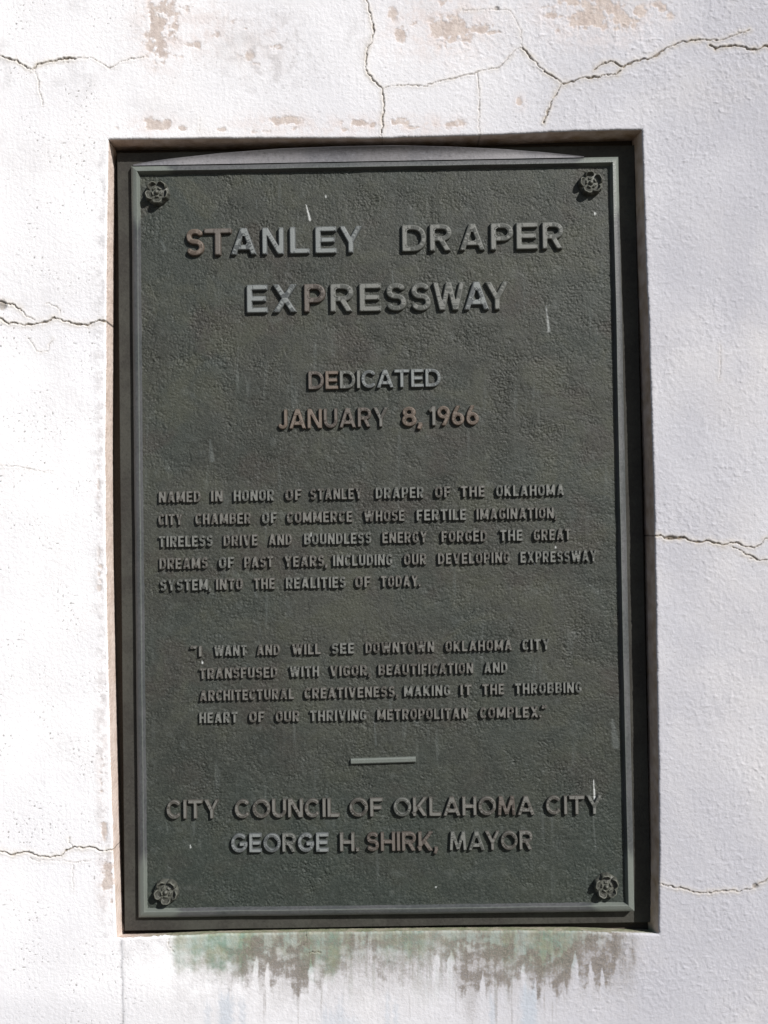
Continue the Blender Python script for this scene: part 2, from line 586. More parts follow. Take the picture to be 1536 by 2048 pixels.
# ---- peeled paint: (u, v, ru, rv, amount)
PEEL = [(312, 60, 22, 62, .62), (330, 20, 34, 22, .6), (345, 60, 16, 26, .5), (322, 112, 24, 16, .55), (355, 110, 20, 10, .38),
        (398, 90, 32, 9, .45), (432, 70, 9, 18, .4), (370, 12, 26, 14, .42), (285, 82, 8, 10, .3), (490, 58, 12, 6, .4), (495, 112, 18, 12, .4),
        (552, 94, 12, 9, .55), (470, 45, 16, 20, .3), (520, 128, 22, 8, .3), (560, 70, 20, 30, .28),
        (785, 25, 14, 18, .45), (803, 75, 14, 22, .68), (828, 50, 12, 12, .4), (900, 55, 36, 22, .78), (915, 78, 30, 14, .6),
        (965, 57, 24, 9, .78), (985, 64, 14, 6, .7), (890, 95, 20, 8, .4), (885, 8, 20, 10, .4),
        (1110, 30, 20, 8, .6), (1180, 40, 40, 22, .72), (1200, 12, 46, 20, .68), (1250, 40, 26, 18, .72), (1278, 24, 16, 14, .65), (1150, 5, 40, 10, .6),
        (1235, 58, 12, 8, .6), (1320, 14, 20, 12, .55), (1095, 12, 12, 10, .5), (1115, 62, 12, 8, .4), (1340, 30, 10, 12, .4),
        (315, 248, 26, 12, .8), (362, 257, 14, 6, .5), (440, 260, 16, 5, .6), (568, 242, 28, 9, .8), (548, 243, 10, 5, .6), (512, 262, 40, 6, .35),
        (585, 258, 22, 6, .4), (708, 246, 24, 7, .65), (746, 250, 8, 6, .6), (690, 260, 12, 5, .5), (797, 243, 20, 8, .75), (828, 255, 16, 5, .5),
        (908, 247, 22, 8, .6), (895, 258, 14, 5, .5), (1038, 205, 6, 10, .65), (943, 257, 5, 5, .5), (860, 252, 16, 8, .35),
        (225, 258, 14, 6, .4), (216, 1760, 12, 34, .75), (208, 1660, 7, 26, .55), (222, 1800, 6, 40, .5), (203, 1690, 6, 12, .4), (196, 960, 6, 50, .35), (200, 1150, 8, 60, .38), (205, 1560, 8, 50, .4)]
pn = fbm(u / 26, v / 26, 41, 4, .6)
pn2 = fbm(u / 9, v / 9, 42, 3)
peel = np.zeros_like(u)
for cu, cv, ru, rv, am in PEEL:
    s = (np.abs(u - cu) < ru * 2.2) & (np.abs(v - cv) < rv * 2.2)
    g = np.exp(-.7 * (((u[s] - cu) / ru) ** 2 + ((v[s] - cv) / rv) ** 2)) * am * 1.25
    peel[s] = np.maximum(peel[s], g)
peel = np.clip(sstep(.22, .80, peel + .44 * pn + .20 * pn2 + .06) * np.minimum(1, peel * 1.9), 0, 1)
hgt -= .00045 * sstep(.25, .6, peel)
# faint pinkish bloom round the peeled places
bloom = np.zeros_like(u)
for cu, cv, ru, rv, am in [(325, 55, 60, 80, .8), (410, 60, 70, 60, .6), (520, 90, 70, 60, .4), (880, 50, 110, 70, .75), (1190, 30, 120, 60, .7), (310, 250, 50, 22, .7), (560, 248, 90, 22, .7), (720, 250, 80, 20, .7), (850, 250, 90, 20, .7), (640, 262, 200, 14, .5), (213, 1760, 20, 60, .8), (205, 1500, 14, 200, .5), (203, 1000, 12, 300, .3), (1040, 205, 14, 18, .5)]:
    bloom = np.maximum(bloom, am * np.exp(-.8 * (((u - cu) / ru) ** 2 + ((v - cv) / rv) ** 2)))
bloom = np.clip(bloom * (.55 + .9 * sstep(-.5, .5, pn + .4 * pn2)) - .1, 0, 1)
# ---- run-off under the plaque
top = np.interp(u, [243, 340, 620, 900, 1150, 1317], [1874, 1872, 1866, 1862, 1862, 1868])
dv = v - top
gate = sstep(330, 352, u + 4 * pn2) * sstep(1290, 1255, u) * (dv > -4)
streak = fbm(u / 9, v / 240, 51, 4, .6)
streak2 = fbm(u / 4.2, v / 120, 52, 3, .6)
# how far down the grime reaches, by eye from the photo
ku = [330, 360, 400, 450, 500, 540, 570, 600, 625, 660, 690, 712, 735, 760, 800, 840, 862, 880, 905, 930, 960, 990, 1030, 1048, 1070, 1110, 1135, 1150, 1165, 1185, 1215, 1235, 1250, 1268, 1280, 1295]
kb = [40, 62, 74, 90, 98, 92, 95, 112, 100, 98, 84, 40, 36, 88, 96, 86, 62, 56, 84, 118, 122, 108, 98, 78, 108, 108, 102, 56, 90, 108, 104, 60, 34, 62, 40, 10]
kd = [.05, .3, .3, .35, .75, .8, .85, .9, .75, .45, .6, .85, .85, .6, .5, .55, .6, .6, .7, .9, .9, .8, .85, .8, .9, .95, .95, .8, .9, .95, .95, .8, .5, .9, .7, .2]
kt = [10, 30, 40, 34, 14, 20, 20, 18, 34, 40, 12, 6, 6, 10, 16, 30, 28, 24, 22, 20, 18, 24, 26, 40, 50, 52, 44, 24, 10, 8, 6, 4, 2, 4, 4, 2]
reach = 1.12 * np.interp(u, ku, kb) * (1 + .22 * fbm(u / 22, u * 0 + 4.4, 53, 3)) + 7 * fbm(u / 5, v / 30, 54, 3)
dens = np.interp(u, ku, kd)
start = np.interp(u, ku, kt)
mott = fbm(u / 30, v / 26, 58, 4, .6)
grime = gate * dens * sstep(start - 26, start + 16, dv + 22 * mott + 8 * streak) * sstep(reach + 20, reach - 26, dv + 9 * pn2)
grime *= .58 + .60 * sstep(-.7, .5, mott + .45 * streak)
# long pale grey tails below the grime
reach2 = reach + 60 + 80 * fbm(u / 11, u * 0 + 8.1, 55, 3)
tail = gate * sstep(30, 80, dv) * sstep(reach2, reach2 - 60, dv) * sstep(-.25, .55, streak) * sstep(480, 540, u) * sstep(1200, 1100, u)
tail = np.maximum(tail, gate * .9 * np.exp(-((u - 942) / 17) ** 2) * sstep(60, 90, dv) * sstep(215, 150, dv))
tail = np.maximum(tail, gate * .6 * np.exp(-((u - 560) / 22) ** 2) * sstep(60, 90, dv) * sstep(170, 120, dv))
wash = sstep(400, 520, u) * gate * sstep(185, 40, dv + 26 * mott + 14 * streak) * sstep(470, 540, u) * (.36 + .25 * sstep(-.5, .5, streak + mott))
grime = np.clip(np.maximum(np.maximum(grime, tail * .46), wash), 0, 1)
# white lime runs cutting through
for cu, a, b, w in [(512, 50, 190, 5), (536, 62, 180, 4), (621, 58, 150, 4.5), (873, 44, 150, 5), (901, 42, 130, 6), (965, 86, 190, 4), (1047, 72, 150, 4), (1150, 46, 120, 5), (1181, 66, 120, 4), (1205, 78, 130, 4), (652, 84, 160, 4), (1070, 100, 140, 3)]:
    wv = w * (1 + .5 * fbm(v / 22, v * 0 + cu, 56, 2)) * sstep(a - 6, a + 20, dv + 6 * pn2)
    cut = sstep(wv + 2, wv - 1, np.abs(u - cu - 3 * perlin(v / 40, v * 0 + cu, 57))) * (dv > a - 6) * sstep(b + 30, b, dv)
    grime *= 1 - .92 * cut
streakl = fbm(u / 26, v / 320, 59, 3)
gv = [330, 350, 400, 450, 520, 560, 600, 650, 690, 740, 800, 860, 940, 1000, 1020, 1045, 1080, 1115, 1145, 1165, 1250, 1300]
gd_ = [0, .55, .8, .9, .8, .55, .75, .95, .8, .55, .85, .7, .6, .7, .95, .6, .8, .9, .6, .25, .1, 0]
gr = [20, 40, 56, 60, 50, 40, 60, 74, 46, 26, 46, 40, 40, 48, 82, 60, 66, 66, 50, 26, 18, 6]
vreach = np.interp(u, gv, gr) * (1 + .2 * mott) + 7 * pn2 + 16 * streakl
band = sstep(60, 18, dv + 10 * mott) * sstep(338, 356, u) * sstep(1250, 1150, u)
verd = gate * np.clip(np.maximum(np.interp(u, gv, gd_) * 1.2, .8 * band), 0, 1) * sstep(vreach + 40, vreach - 22, dv) * (.80 + .2 * sstep(-.6, .5, streakl + .7 * mott))
verd = np.maximum(verd, gate * .25 * sstep(170, 60, dv) * sstep(-.1, .6, streak) * sstep(560, 640, u) * sstep(1110, 1000, u))
# bluish chalk streaks low down
blue = np.zeros_like(u)
for cu, a, w, am in [(452, 1992, 14, .8), (415, 2005, 6, .5), (485, 2000, 7, .5), (1058, 1975, 16, .85), (985, 2000, 6, .6), (660, 2020, 18, .5), (775, 1990, 4, .5), (680, 2005, 6, .6), (792, 2005, 5, .5), (700, 2030, 20, .4)]:
    blue = np.maximum(blue, am * sstep(w * 1.5, w * .4, np.abs(u - cu + 5 * pn2)) * sstep(a - 14, a + 16, v + 14 * streak2))
# edge soiling
dirt = .45 * sstep(.1, .8, fbm(u / 120, v / 150, 61, 4)) * (.35 + .65 * sstep(330, 120, v))
dirt = np.maximum(dirt, .9 * np.exp(-((u - np.interp(v, [1876, 2048], [241, 244])) / 5) ** 2) * (v > 1872) * (.6 + .5 * pn))
dirt = np.maximum(dirt, .75 * ell(530, 105, 90, 80, .8) * sstep(-.3, .5, pn))
dirt = np.maximum(dirt, .55 * sstep(205, 330, u) * 0 + .6 * np.exp(-((u - np.interp(v, [279, 680, 1100, 1876], [206, 202, 200, 214])) / 17) ** 2) * (v > 280) * (v < 1876) * (u < 235) * sstep(-.35, .4, pn + .5 * pn2))
dirt = np.maximum(dirt, .38 * gate * sstep(260, 90, dv))
dirt = np.maximum(dirt, .45 * sstep(70, 10, dv + 24 * mott) * (dv > 0) * sstep(244, 256, u) * sstep(360, 330, u))
dirt = np.maximum(dirt, .5 * ell(1275, 1905, 46, 40, .9))
dirt = np.maximum(dirt, .5 * ell(250, 1890, 14, 40, .8))
# grey deepening to the right: brightness falloff put into the wall colour
grey = np.clip(.06 + .30 * sstep(330, 620, u) + .72 * sstep(620, 1600, u + .06 * (v - 900)) + .14 * fbm(u / 200, v / 260, 62, 3), 0, 1)
grey = np.maximum(grey, .35 * sstep(1930, 2040, v))
# pin holes and black specks
sp = perlin(u / 5.2, v / 5.2, 71)
spm = sstep(-.05, .4, fbm(u / 90, v / 90, 72, 2)) * (.35 + .65 * sstep(420, 120, u))
pit = sstep(.58, .72, sp) * spm * .85
hgt -= .0006 * pit

# fade the detail out where the plain wall goes on beyond the worked part
fade = sstep(-88, -20, u) * sstep(1624, 1556, u) * sstep(-88, -20, v) * sstep(2136, 2068, v)
base_grey = np.clip(.06 + .30 * sstep(330, 620, u) + .72 * sstep(620, 1600, u), 0, 1)
grey = base_grey + (grey - base_grey) * fade
hgt *= fade
peel, verd, grime, crack, hole, dirt, blue, pit, halo, bloom = [a_ * fade for a_ in (peel, verd, grime, crack, hole, dirt, blue, pit, halo, bloom)]
Z = -DEP.copy()
zf = Z.ravel()
wgt = sstep(.0045, .0008, dep)
zf[idx] += hgt * wgt
# cracks run over the lip into the reveal
full = lambda a: (lambda o: (o.__setitem__(idx, a), o)[1])(np.zeros(NX * NY))
far_grey = np.full(NX * NY, 0.0)
far_grey[:] = np.clip(.06 + .30 * sstep(330, 620, U.ravel()) + .72 * sstep(620, 1600, U.ravel()), 0, 1)
far_grey[idx] = grey
marks4 = np.stack([full(peel), full(verd), full(grime), full(np.maximum(crack, hole * .85))], 1)
wear_light4 = np.stack([full(dirt), full(blue), far_grey, full(pit)], 1)

edge4 = np.stack([full(halo), full(bloom), full(halo * 0), full(halo * 0)], 1)
VV = np.stack([X.ravel(), Y.ravel(), zf], 1)
I = np.arange(NX * NY).reshape(NY, NX)
# outside the opening the stacked recess lines fall together: weld them
for ax_, lines, other in ((1, xs, dys), (0, ys, dxs)):
    for a_ in (AX0, AX1) if ax_ else (AY0, AY1):
        c_ = np.nonzero(np.abs(lines - a_) < 1e-9)[0]
        o_ = np.nonzero(other <= 0)[0]
        if ax_:
            I[np.ix_(o_, c_)] = I[o_, c_[0]][:, None]
        else:
            I[np.ix_(c_, o_)] = I[c_[0], o_][None, :]
Q = np.stack([I[:-1, :-1], I[:-1, 1:], I[1:, 1:], I[1:, :-1]], -1).reshape(-1, 4)
Q = Q[(Q[:, 0] != Q[:, 1]) & (Q[:, 0] != Q[:, 3]) & (Q[:, 1] != Q[:, 2])]
qd = DEP.ravel()[Q]
qmax, qmin = qd.max(1), qd.min(1)
is_front = qmax <= .00205
xq, yq = X0.ravel()[Q].mean(1), Y0.ravel()[Q].mean(1)
deepin = (qmin >= RECESS - 1e-6) & (xq > AX0 + .06) & (xq < AX1 - .06) & (yq > AY0 + .06) & (yq < AY1 - .06)
is_rev = ~is_front & ~deepin


def sub(name, sel, mat, parent, sets):
    q = Q[sel]
    used, inv = np.unique(q.ravel(), return_inverse=True)
    me = mesh_np(name, VV[used], inv.reshape(-1, 4))
    for k_, a_ in sets.items():
        attr(me, k_, a_[used])
    return link(name, me, mat, parent)


wall = sub('stucco_wall', is_front, M_WALL, None, {'marks': marks4, 'wear_and_light': wear_light4, 'edges': edge4})
wall['label'] = 'cracked white stucco wall with peeling paint and green run-off stains around the bronze plaque'
wall['category'] = 'wall'

# reveal marks: shade painted brown under the head, brown tint on the right jamb, green on the sill, lime at the sill corner
UF, VF = U.ravel(), V.ravel()
head = (np.abs(Y0 - AY1) < 1e-7).ravel()
jr = (np.abs(X0 - AX1) < 1e-7).ravel()
sill = (np.abs(Y0 - AY0) < 1e-7).ravel()
db = DEP.ravel()
rn = np.where(head | sill, fbm(X.ravel() * 55, db * 40, 81, 3), fbm(Y.ravel() * 55, db * 40, 82, 3))
brown_shade = np.where(head, np.clip(.25 + .4 * rn + 14 * db, 0, 1), np.where(jr, np.clip(.45 + .4 * rn, 0, .9), np.where(sill, .1, np.clip(.02 + .25 * rn, 0, .35))))
brown_shade[db >= RECESS - 1e-6] = .9
grn = np.where(sill, np.clip(.85 + .4 * rn, 0, 1) * sstep(235, 360, UF), 0)
lime = np.where(sill & (UF > 1225) & (UF < 1320), np.clip(.9 + rn, 0, 1) * sstep(.02, .004, db), np.where(sill & (UF < 340), sstep(.004, .0005, db), 0))
crack_shade = full(crack)
crack_shade[db >= RECESS - 1e-6] = 1.0  # recess back painted near black in place of the gap's shadow
rmark = np.stack([brown_shade, grn, lime, crack_shade], 1)
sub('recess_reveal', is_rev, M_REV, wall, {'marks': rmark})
wall.children[0]['label'] = 'bare pinkish plaster reveal of the recess, with shade painted under its head'

# thin pinkish strip standing along the left side of the plate
V, F = [], []
for t_ in np.linspace(0, 1, 60):
    p_ = P(236.3 + (250.8 - 236.3) * t_ + .5 * math.sin(t_ * 9), 350 + 1470 * t_, -.0255)
    w_ = .0006 + .00025 * float(perlin(t_ * 30, 2.2, 95))
    for dx_, n_ in ((-w_, -.036), (-w_, -.0255), (0, -.0250), (w_, -.0255), (w_, -.036)):
        V.append((p_[0] + dx_, p_[1], n_))
for i in range(59):
    for j in range(4):
        F.append((i * 5 + j, i * 5 + j + 1, i * 5 + 6 + j, i * 5 + 5 + j))
link('edge_strip', mesh_py('edge_strip', V, F, True), M_REV, wall)

# ------------------------------------------------------------------ the plaque
N_FLANGE, N_RIDGE, N_FIELD = -.026, -.014, -.020
PW, PH = .305, .46739                      # half width and half height of the moulding's outer ridge
plaque = link('bronze_plaque', None)
plaque.location = (0, .026, 0)
plaque['label'] = 'dark bronze dedication plaque with raised lettering set in a recess of the white wall'
plaque['category'] = 'plaque'
# parts are written in the wall frame, the root stands at the back plate


def part(name, me, mat, parent=None):
    o = link(name, me, mat, parent or plaque)
    if (parent or plaque) is plaque:
        o.location = (0, -.026, 0)
    return o


def ring_profile(prof, hw, hh, rad=0.0, seg=1):
    """sweep profile [(inset, n)] round a rectangle with rounded corners."""
    V, F = [], []
    rows = []
    for ins, n in prof:
        w, h = hw - ins, hh - ins
        r = max(rad - ins, 0.0) if rad else 0.0
        pts = []
        for cx, cy, a0 in ((w - r, h - r, 0), (-(w - r), h - r, 90), (-(w - r), -(h - r), 180), (w - r, -(h - r), 270)):
            for s in range(seg + 1):
                a = math.radians(a0 + 90 * s / seg)
                pts.append((cx + r * math.cos(a), cy + r * math.sin(a), n))
        # long sides get extra stations for a little hand-made waviness
        out = []
        for i, p in enumerate(pts):
            q = pts[(i + 1) % len(pts)]
            L = math.hypot(q[0] - p[0], q[1] - p[1])
            k = 24 if L > .2 else 1
            for j in range(k):
                t = j / k
                out.append((p[0] + (q[0] - p[0]) * t, p[1] + (q[1] - p[1]) * t, n))
        rows.append(len(V))
        V += out
        m = len(out)
    for a, b in zip(rows[:-1], rows[1:]):
        for i in range(m):
            j = (i + 1) % m
            F.append((a + i, a + j, b + j, b + i))
    V = [(x + .0004 * float(perlin(y * 14, x * 3, 91)), y + .0004 * float(perlin(x * 14, y * 3, 92)), n + .0003 * float(perlin(x * 20 + 3, y * 20, 93))) for x, y, n in V]
    return V, F, m


def shade(me, ang=35):
    for p in me.polygons:
        p.use_smooth = True
    me.set_sharp_from_angle(angle=math.radians(ang))


FL = .0195
V, F, m = ring_profile([(0, -.0395), (0, N_FLANGE - .0008), (.0008, N_FLANGE), (FL + .004, N_FLANGE), (FL + .02, N_FLANGE)], PW + FL + .0022, PH + FL - .0004)
V = [(x + .0022, y + .0004, n - (.003 * x / PW if n > -.035 else 0)) for x, y, n in V]
F.append(tuple(range(m))[::-1])
me = mesh_py('back_plate', V, F)
shade(me, 30)
part('back_plate', me, M_FLANGE)

MPROF = [(-.0012, N_FLANGE - .004), (-.0010, -.0205), (-.0005, -.0172), (.0002, -.0166), (.0012, -.0157), (.0032, -.0148), (.0062, -.0140), (.0070, -.0139),
         (.0076, -.0146), (.0082, -.0158), (.0094, -.0192), (.0104, N_FIELD - .001)]
V, F, m = ring_profile(MPROF, PW, PH)
me = mesh_py('border_moulding', V, F)
shade(me, 24)
part('border_moulding', me, M_MOULD)

# arched crest over the border, shaped forward to stay clear of the lip's shadow
ARCH = [(266, 329), (300, 323), (340, 317.5), (440, 306.5), (560, 297.5), (680, 293), (790, 291), (900, 293.5), (1000, 298), (1080, 304), (1140, 310), (1168, 313)]
au = np.array([a[0] for a in ARCH], float)
av = np.array([a[1] for a in ARCH], float)
V, F = [], []
K = 7
uu = np.linspace(au[0], au[-1], 90)
lipx = np.array([a[0] for a in LIP_TOP], float)
lipv = np.array([a[1] for a in LIP_TOP], float)
for x_ in uu:
    vv = np.interp(x_, au, av)
    n_top = -min(.0145, max(.0045, (vv - np.interp(x_ + 10, lipx, lipv) - 2.0) / 2110.0))
    top = P(x_, vv, n_top)
    bot_y = PH + .0002
    b = np.array([P(x_, 330 - (x_ - 262) * .0185, N_RIDGE)[0], bot_y, -.0150])
    for j in range(K):
        t = j / (K - 1)
        q = b + (top - b) * t
        q = q + np.array([0, .0010, -.0016]) * math.sin(math.pi * t) * 4 * (top[1] - b[1]) / .02 * .35
        V.append(tuple(q))
    # rounded top and plain back
    V.append((top[0], top[1] + .0006, top[2] - .0012))
    V.append((top[0], top[1] - .001, -.0256))
    V.append((b[0], PH - .004, -.0256))
S = K + 3
for i in range(len(uu) - 1):
    for j in range(S - 1):
        a = i * S + j
        F.append((a, a + S, a + S + 1, a + 1))
F.append(tuple(range(S)))
F.append(tuple(range((len(uu) - 1) * S, len(uu) * S))[::-1])
me = mesh_py('arched_crest', V, F)
shade(me, 40)
part('arched_crest', me, M_CREST)

# textured field
fw, fh = PW - .0095, PH - .0095
fx = np.linspace(-fw, fw, int(2 * fw / .00095))
fy = np.linspace(-fh, fh, int(2 * fh / .00095))
FX, FY = np.meshgrid(fx, fy)
fu, fv = marks(FX, FY, N_FIELD)
fu, fv = fu.ravel(), fv.ravel()
# leather grain: short wandering creases in many directions
h = .00030 * fbm(fu / 70, fv / 60, 101, 3)
wu = fu + 5 * fbm(fu / 17, fv / 17, 102, 2)
wv = fv + 5 * fbm(fu / 17, fv / 17, 103, 2)
for i, ang in enumerate((20, 75, 130, 165)):
    ca, sa = math.cos(math.radians(ang)), math.sin(math.radians(ang))
    a, b = wu * ca + wv * sa, -wu * sa + wv * ca
    r = np.abs(fbm(a / 13, b / 4.2, 110 + i, 2))
    sel = sstep(.0, .5, fbm(fu / 55, fv / 55, 120 + i, 2))
    h -= .00062 * sel * np.exp(-(r / .10) ** 2)
h += .00008 * fbm(wu / 7, wv / 7, 130, 3, .6)
h += .00012 * fbm(fu / 3.6, fv / 3.6, 131, 2)
calm = .70 + .5 * sstep(-.4, .5, fbm(fu / 180, fv / 180, 132, 2))
wr = np.abs(fbm(wu / 40 + .5 * fbm(fu / 90, fv / 90, 104, 2), wv / 15, 105, 3))
h -= .00030 * np.exp(-(wr / .09) ** 2) * sstep(-.1, .5, fbm(fu / 110, fv / 90, 106, 2))
h *= calm * 1.35
g1 = fbm(fu / 210, fv / 240, 140, 4)
falloff_f = sstep(1250, 1850, fv)  # vignette darkening painted into the lower field
verd_falloff_f = np.clip(sstep(-.1, .6, g1) * .7 + .7 * sstep(1480, 1800, fv) + .3 * sstep(620, 300, fv), 0, 1)  # patina noise, plus the painted lower darkening tinted green
brown_f = sstep(.15, .7, fbm(fu / 160, fv / 120, 141, 4)) * .8
st_f = fbm(fu / 14, fv / 170, 142, 3)
pale_f = .30 * sstep(.35, .9, st_f) * sstep(-.1, .5, fbm(fu / 130, fv / 200, 143, 2))
pale_f = np.maximum(pale_f, .18 * sstep(.45, .9, fbm(fu / 30, fv / 30, 144, 3)))


def sf(cu, cv, cu2, cv2, w):
    ax_, ay_ = cu2 - cu, cv2 - cv
    t = np.clip(((fu - cu) * ax_ + (fv - cv) * ay_) / (ax_ * ax_ + ay_ * ay_ + 1e-6), 0, 1)
    d = np.hypot(fu - cu - t * ax_, fv - cv - t * ay_)
    return .65 * sstep(w * 1.05, w * .45, d / (.45 + .85 * t))


white_f = np.zeros_like(fu)
for a in [(612, 409, 620, 440, 2.0), (1187, 1560, 1190, 1604, 2.0), (1189, 425, 1190, 428, 2.2), (651, 390, 652, 394, 1.6), (1110, 1092, 1111, 1095, 1.7),
          (1068, 1126, 1069, 1128, 1.7), (622, 1066, 622, 1072, 1.6), (404, 1322, 405, 1326, 1.8), (871, 1773, 872, 1774, 1.7), (380, 1690, 381, 1695, 1.6), ]:
    white_f = np.maximum(white_f, sf(*a))
for a in [(331, 1640, 336, 1664, 1.2), (762, 1640, 768, 1630, 1.2), (1092, 612, 1098, 660, 2.8), (512, 398, 514, 416, 1.6), (508, 1178, 513, 1192, 3), (748, 1430, 752, 1490, 2.2), (1180, 1560, 1192, 1700, 1.4), (1225, 1440, 1232, 1490, 8), (785, 540, 786, 580, 2), (296, 1812, 300, 1818, 1.4), (420, 880, 424, 920, 5), (322, 480, 330, 500, 4), (830, 1440, 834, 1447, 3)]:
    pale_f = np.maximum(pale_f, sf(*a) * .75)
white_f = np.maximum(white_f, .40 * sf(1092, 612, 1098, 662, 2.6))
FVv = np.stack([FX.ravel(), FY.ravel(), N_FIELD + h], 1)
I = np.arange(FX.size).reshape(FX.shape)
FQ = np.stack([I[:-1, :-1], I[:-1, 1:], I[1:, 1:], I[1:, :-1]], -1).reshape(-1, 4)
me = mesh_np('textured_field', FVv, FQ)
attr(me, 'marks', np.stack([pale_f, verd_falloff_f, brown_f, white_f], 1))
attr(me, 'tone', np.stack([falloff_f] * 4, 1))
part('textured_field', me, M_FIELD)

# ------------------------------------------------------------------ rosettes over the four fixing screws


def rosette_disc():
    V, F = [], []
    prof = [(.0136, -.0008), (.0137, .0008), (.0132, .0022), (.0118, .0032), (.0090, .0038), (.005, .0042), (.0, .0044)]
    S = 40
    for r, z in prof:
        for i in range(S):
            a = 2 * math.pi * i / S
            V.append((r * math.cos(a), r * math.sin(a), z))
    for k in range(len(prof) - 1):
        for i in range(S):
            j = (i + 1) % S
            F.append((k * S + i, k * S + j, (k + 1) * S + j, (k + 1) * S + i))
    return V, F


def petal(a0):
    """hollow petal with a thick lip rolled back at its tip; polar grid."""
    V, F = [], []
    NR, NA = 19, 17
    for i in range(NR):
        t = i / (NR - 1)
        for j in range(NA):
            s = -1 + 2 * j / (NA - 1)
            r = .0038 + (.0114 - .0026 * s * s - .0010 * math.exp(-(s / .22) ** 2)) * t
            a = a0 + s * math.radians(21 + 14.5 * math.sin(math.pi * min(1, .12 + .62 * t)))
            lip_ = math.exp(-((t - (.80 - .20 * s * s)) / .13) ** 2)
            z = .0048 + .0030 * lip_ * (1 - .35 * s * s) - .0016 * math.exp(-((t - .45) / .18) ** 2) * (1 - s * s)
            z += .0009 * math.exp(-((t - .12) / .10) ** 2)
            z *= max(0.0, 1 - abs(s) ** 7 * .75)
            if t > .86:
                z *= max(0.0, 1 - ((t - .86) / .14) ** 2.2)
            if i == 0:
                z -= .002
            V.append((r * math.cos(a), r * math.sin(a), z))
    for i in range(NR - 1):
        for j in range(NA - 1):
            p = i * NA + j
            F.append((p, p + NA, p + NA + 1, p + 1))
    return V, F


def dome(r, z0, hgt_, dimple):
    V, F = [], []
    S, K = 20, 8
    for k in range(K):
        t = k / (K - 1)
        rr = r * math.cos(t * math.pi / 2) if not dimple else r * (1 - t)
        z = z0 + (hgt_ * math.sin(t * math.pi / 2) if not dimple else hgt_ * math.sin(math.pi * min(1, t * 1.25 + .02)) * (1 if t < .4 else .9))
        for i in range(S):
            a = 2 * math.pi * i / S
            V.append((rr * math.cos(a), rr * math.sin(a), z))
    for k in range(K - 1):
        for i in range(S):
            j = (i + 1) % S
            F.append((k * S + i, k * S + j, (k + 1) * S + j, (k + 1) * S + i))
    return V, F


me_disc = mesh_py('rosette', *rosette_disc(), smooth=True)
me_pet = mesh_py('petal', *petal(0.0), smooth=True)
me_btn = mesh_py('button', *dome(.0029, .0040, .0030, False), smooth=True)
for q in (me_disc, me_pet, me_btn):
    q.materials.append(M_ROSE)
for i, (cu, cv, turn, sc) in enumerate([(314, 385, 55, 1.0), (1182, 366, 100, .98), (332, 1784, 52, 1.0), (1213, 1773, 95, 1.0)]):
    c = P(cu, cv, N_FIELD + .005)
    r = bpy.data.objects.new('rosette', me_disc)
    COL.objects.link(r)
    r.parent = plaque
    r.location = (c[0], -N_FIELD - .026, c[1])
    r.rotation_euler = (0, -math.radians(turn), 0)
    r.scale = (sc * 1.1, sc * 1.38, sc * 1.1)
    for k in range(5):
        p_ = bpy.data.objects.new('petal', me_pet)
        COL.objects.link(p_)
        p_.parent = r
        p_.rotation_euler = (0, math.radians(72 * k), 0)
    b_ = bpy.data.objects.new('button', me_btn)
    COL.objects.link(b_)
    b_.parent = r

# ------------------------------------------------------------------ raised lettering
# glyphs are unions of strokes on a unit cap height, turned into outlines by marching squares


def arc(cx, cy, rx, ry, a0, a1, sup=2.0, n=40):
    a = np.radians(np.linspace(a0, a1, n))
    c, s = np.cos(a), np.sin(a)
    e = 2.0 / sup
    return np.stack([cx + rx * np.sign(c) * np.abs(c) ** e, cy + ry * np.sign(s) * np.abs(s) ** e], 1)


def line(*p):
    return np.array(p, float)


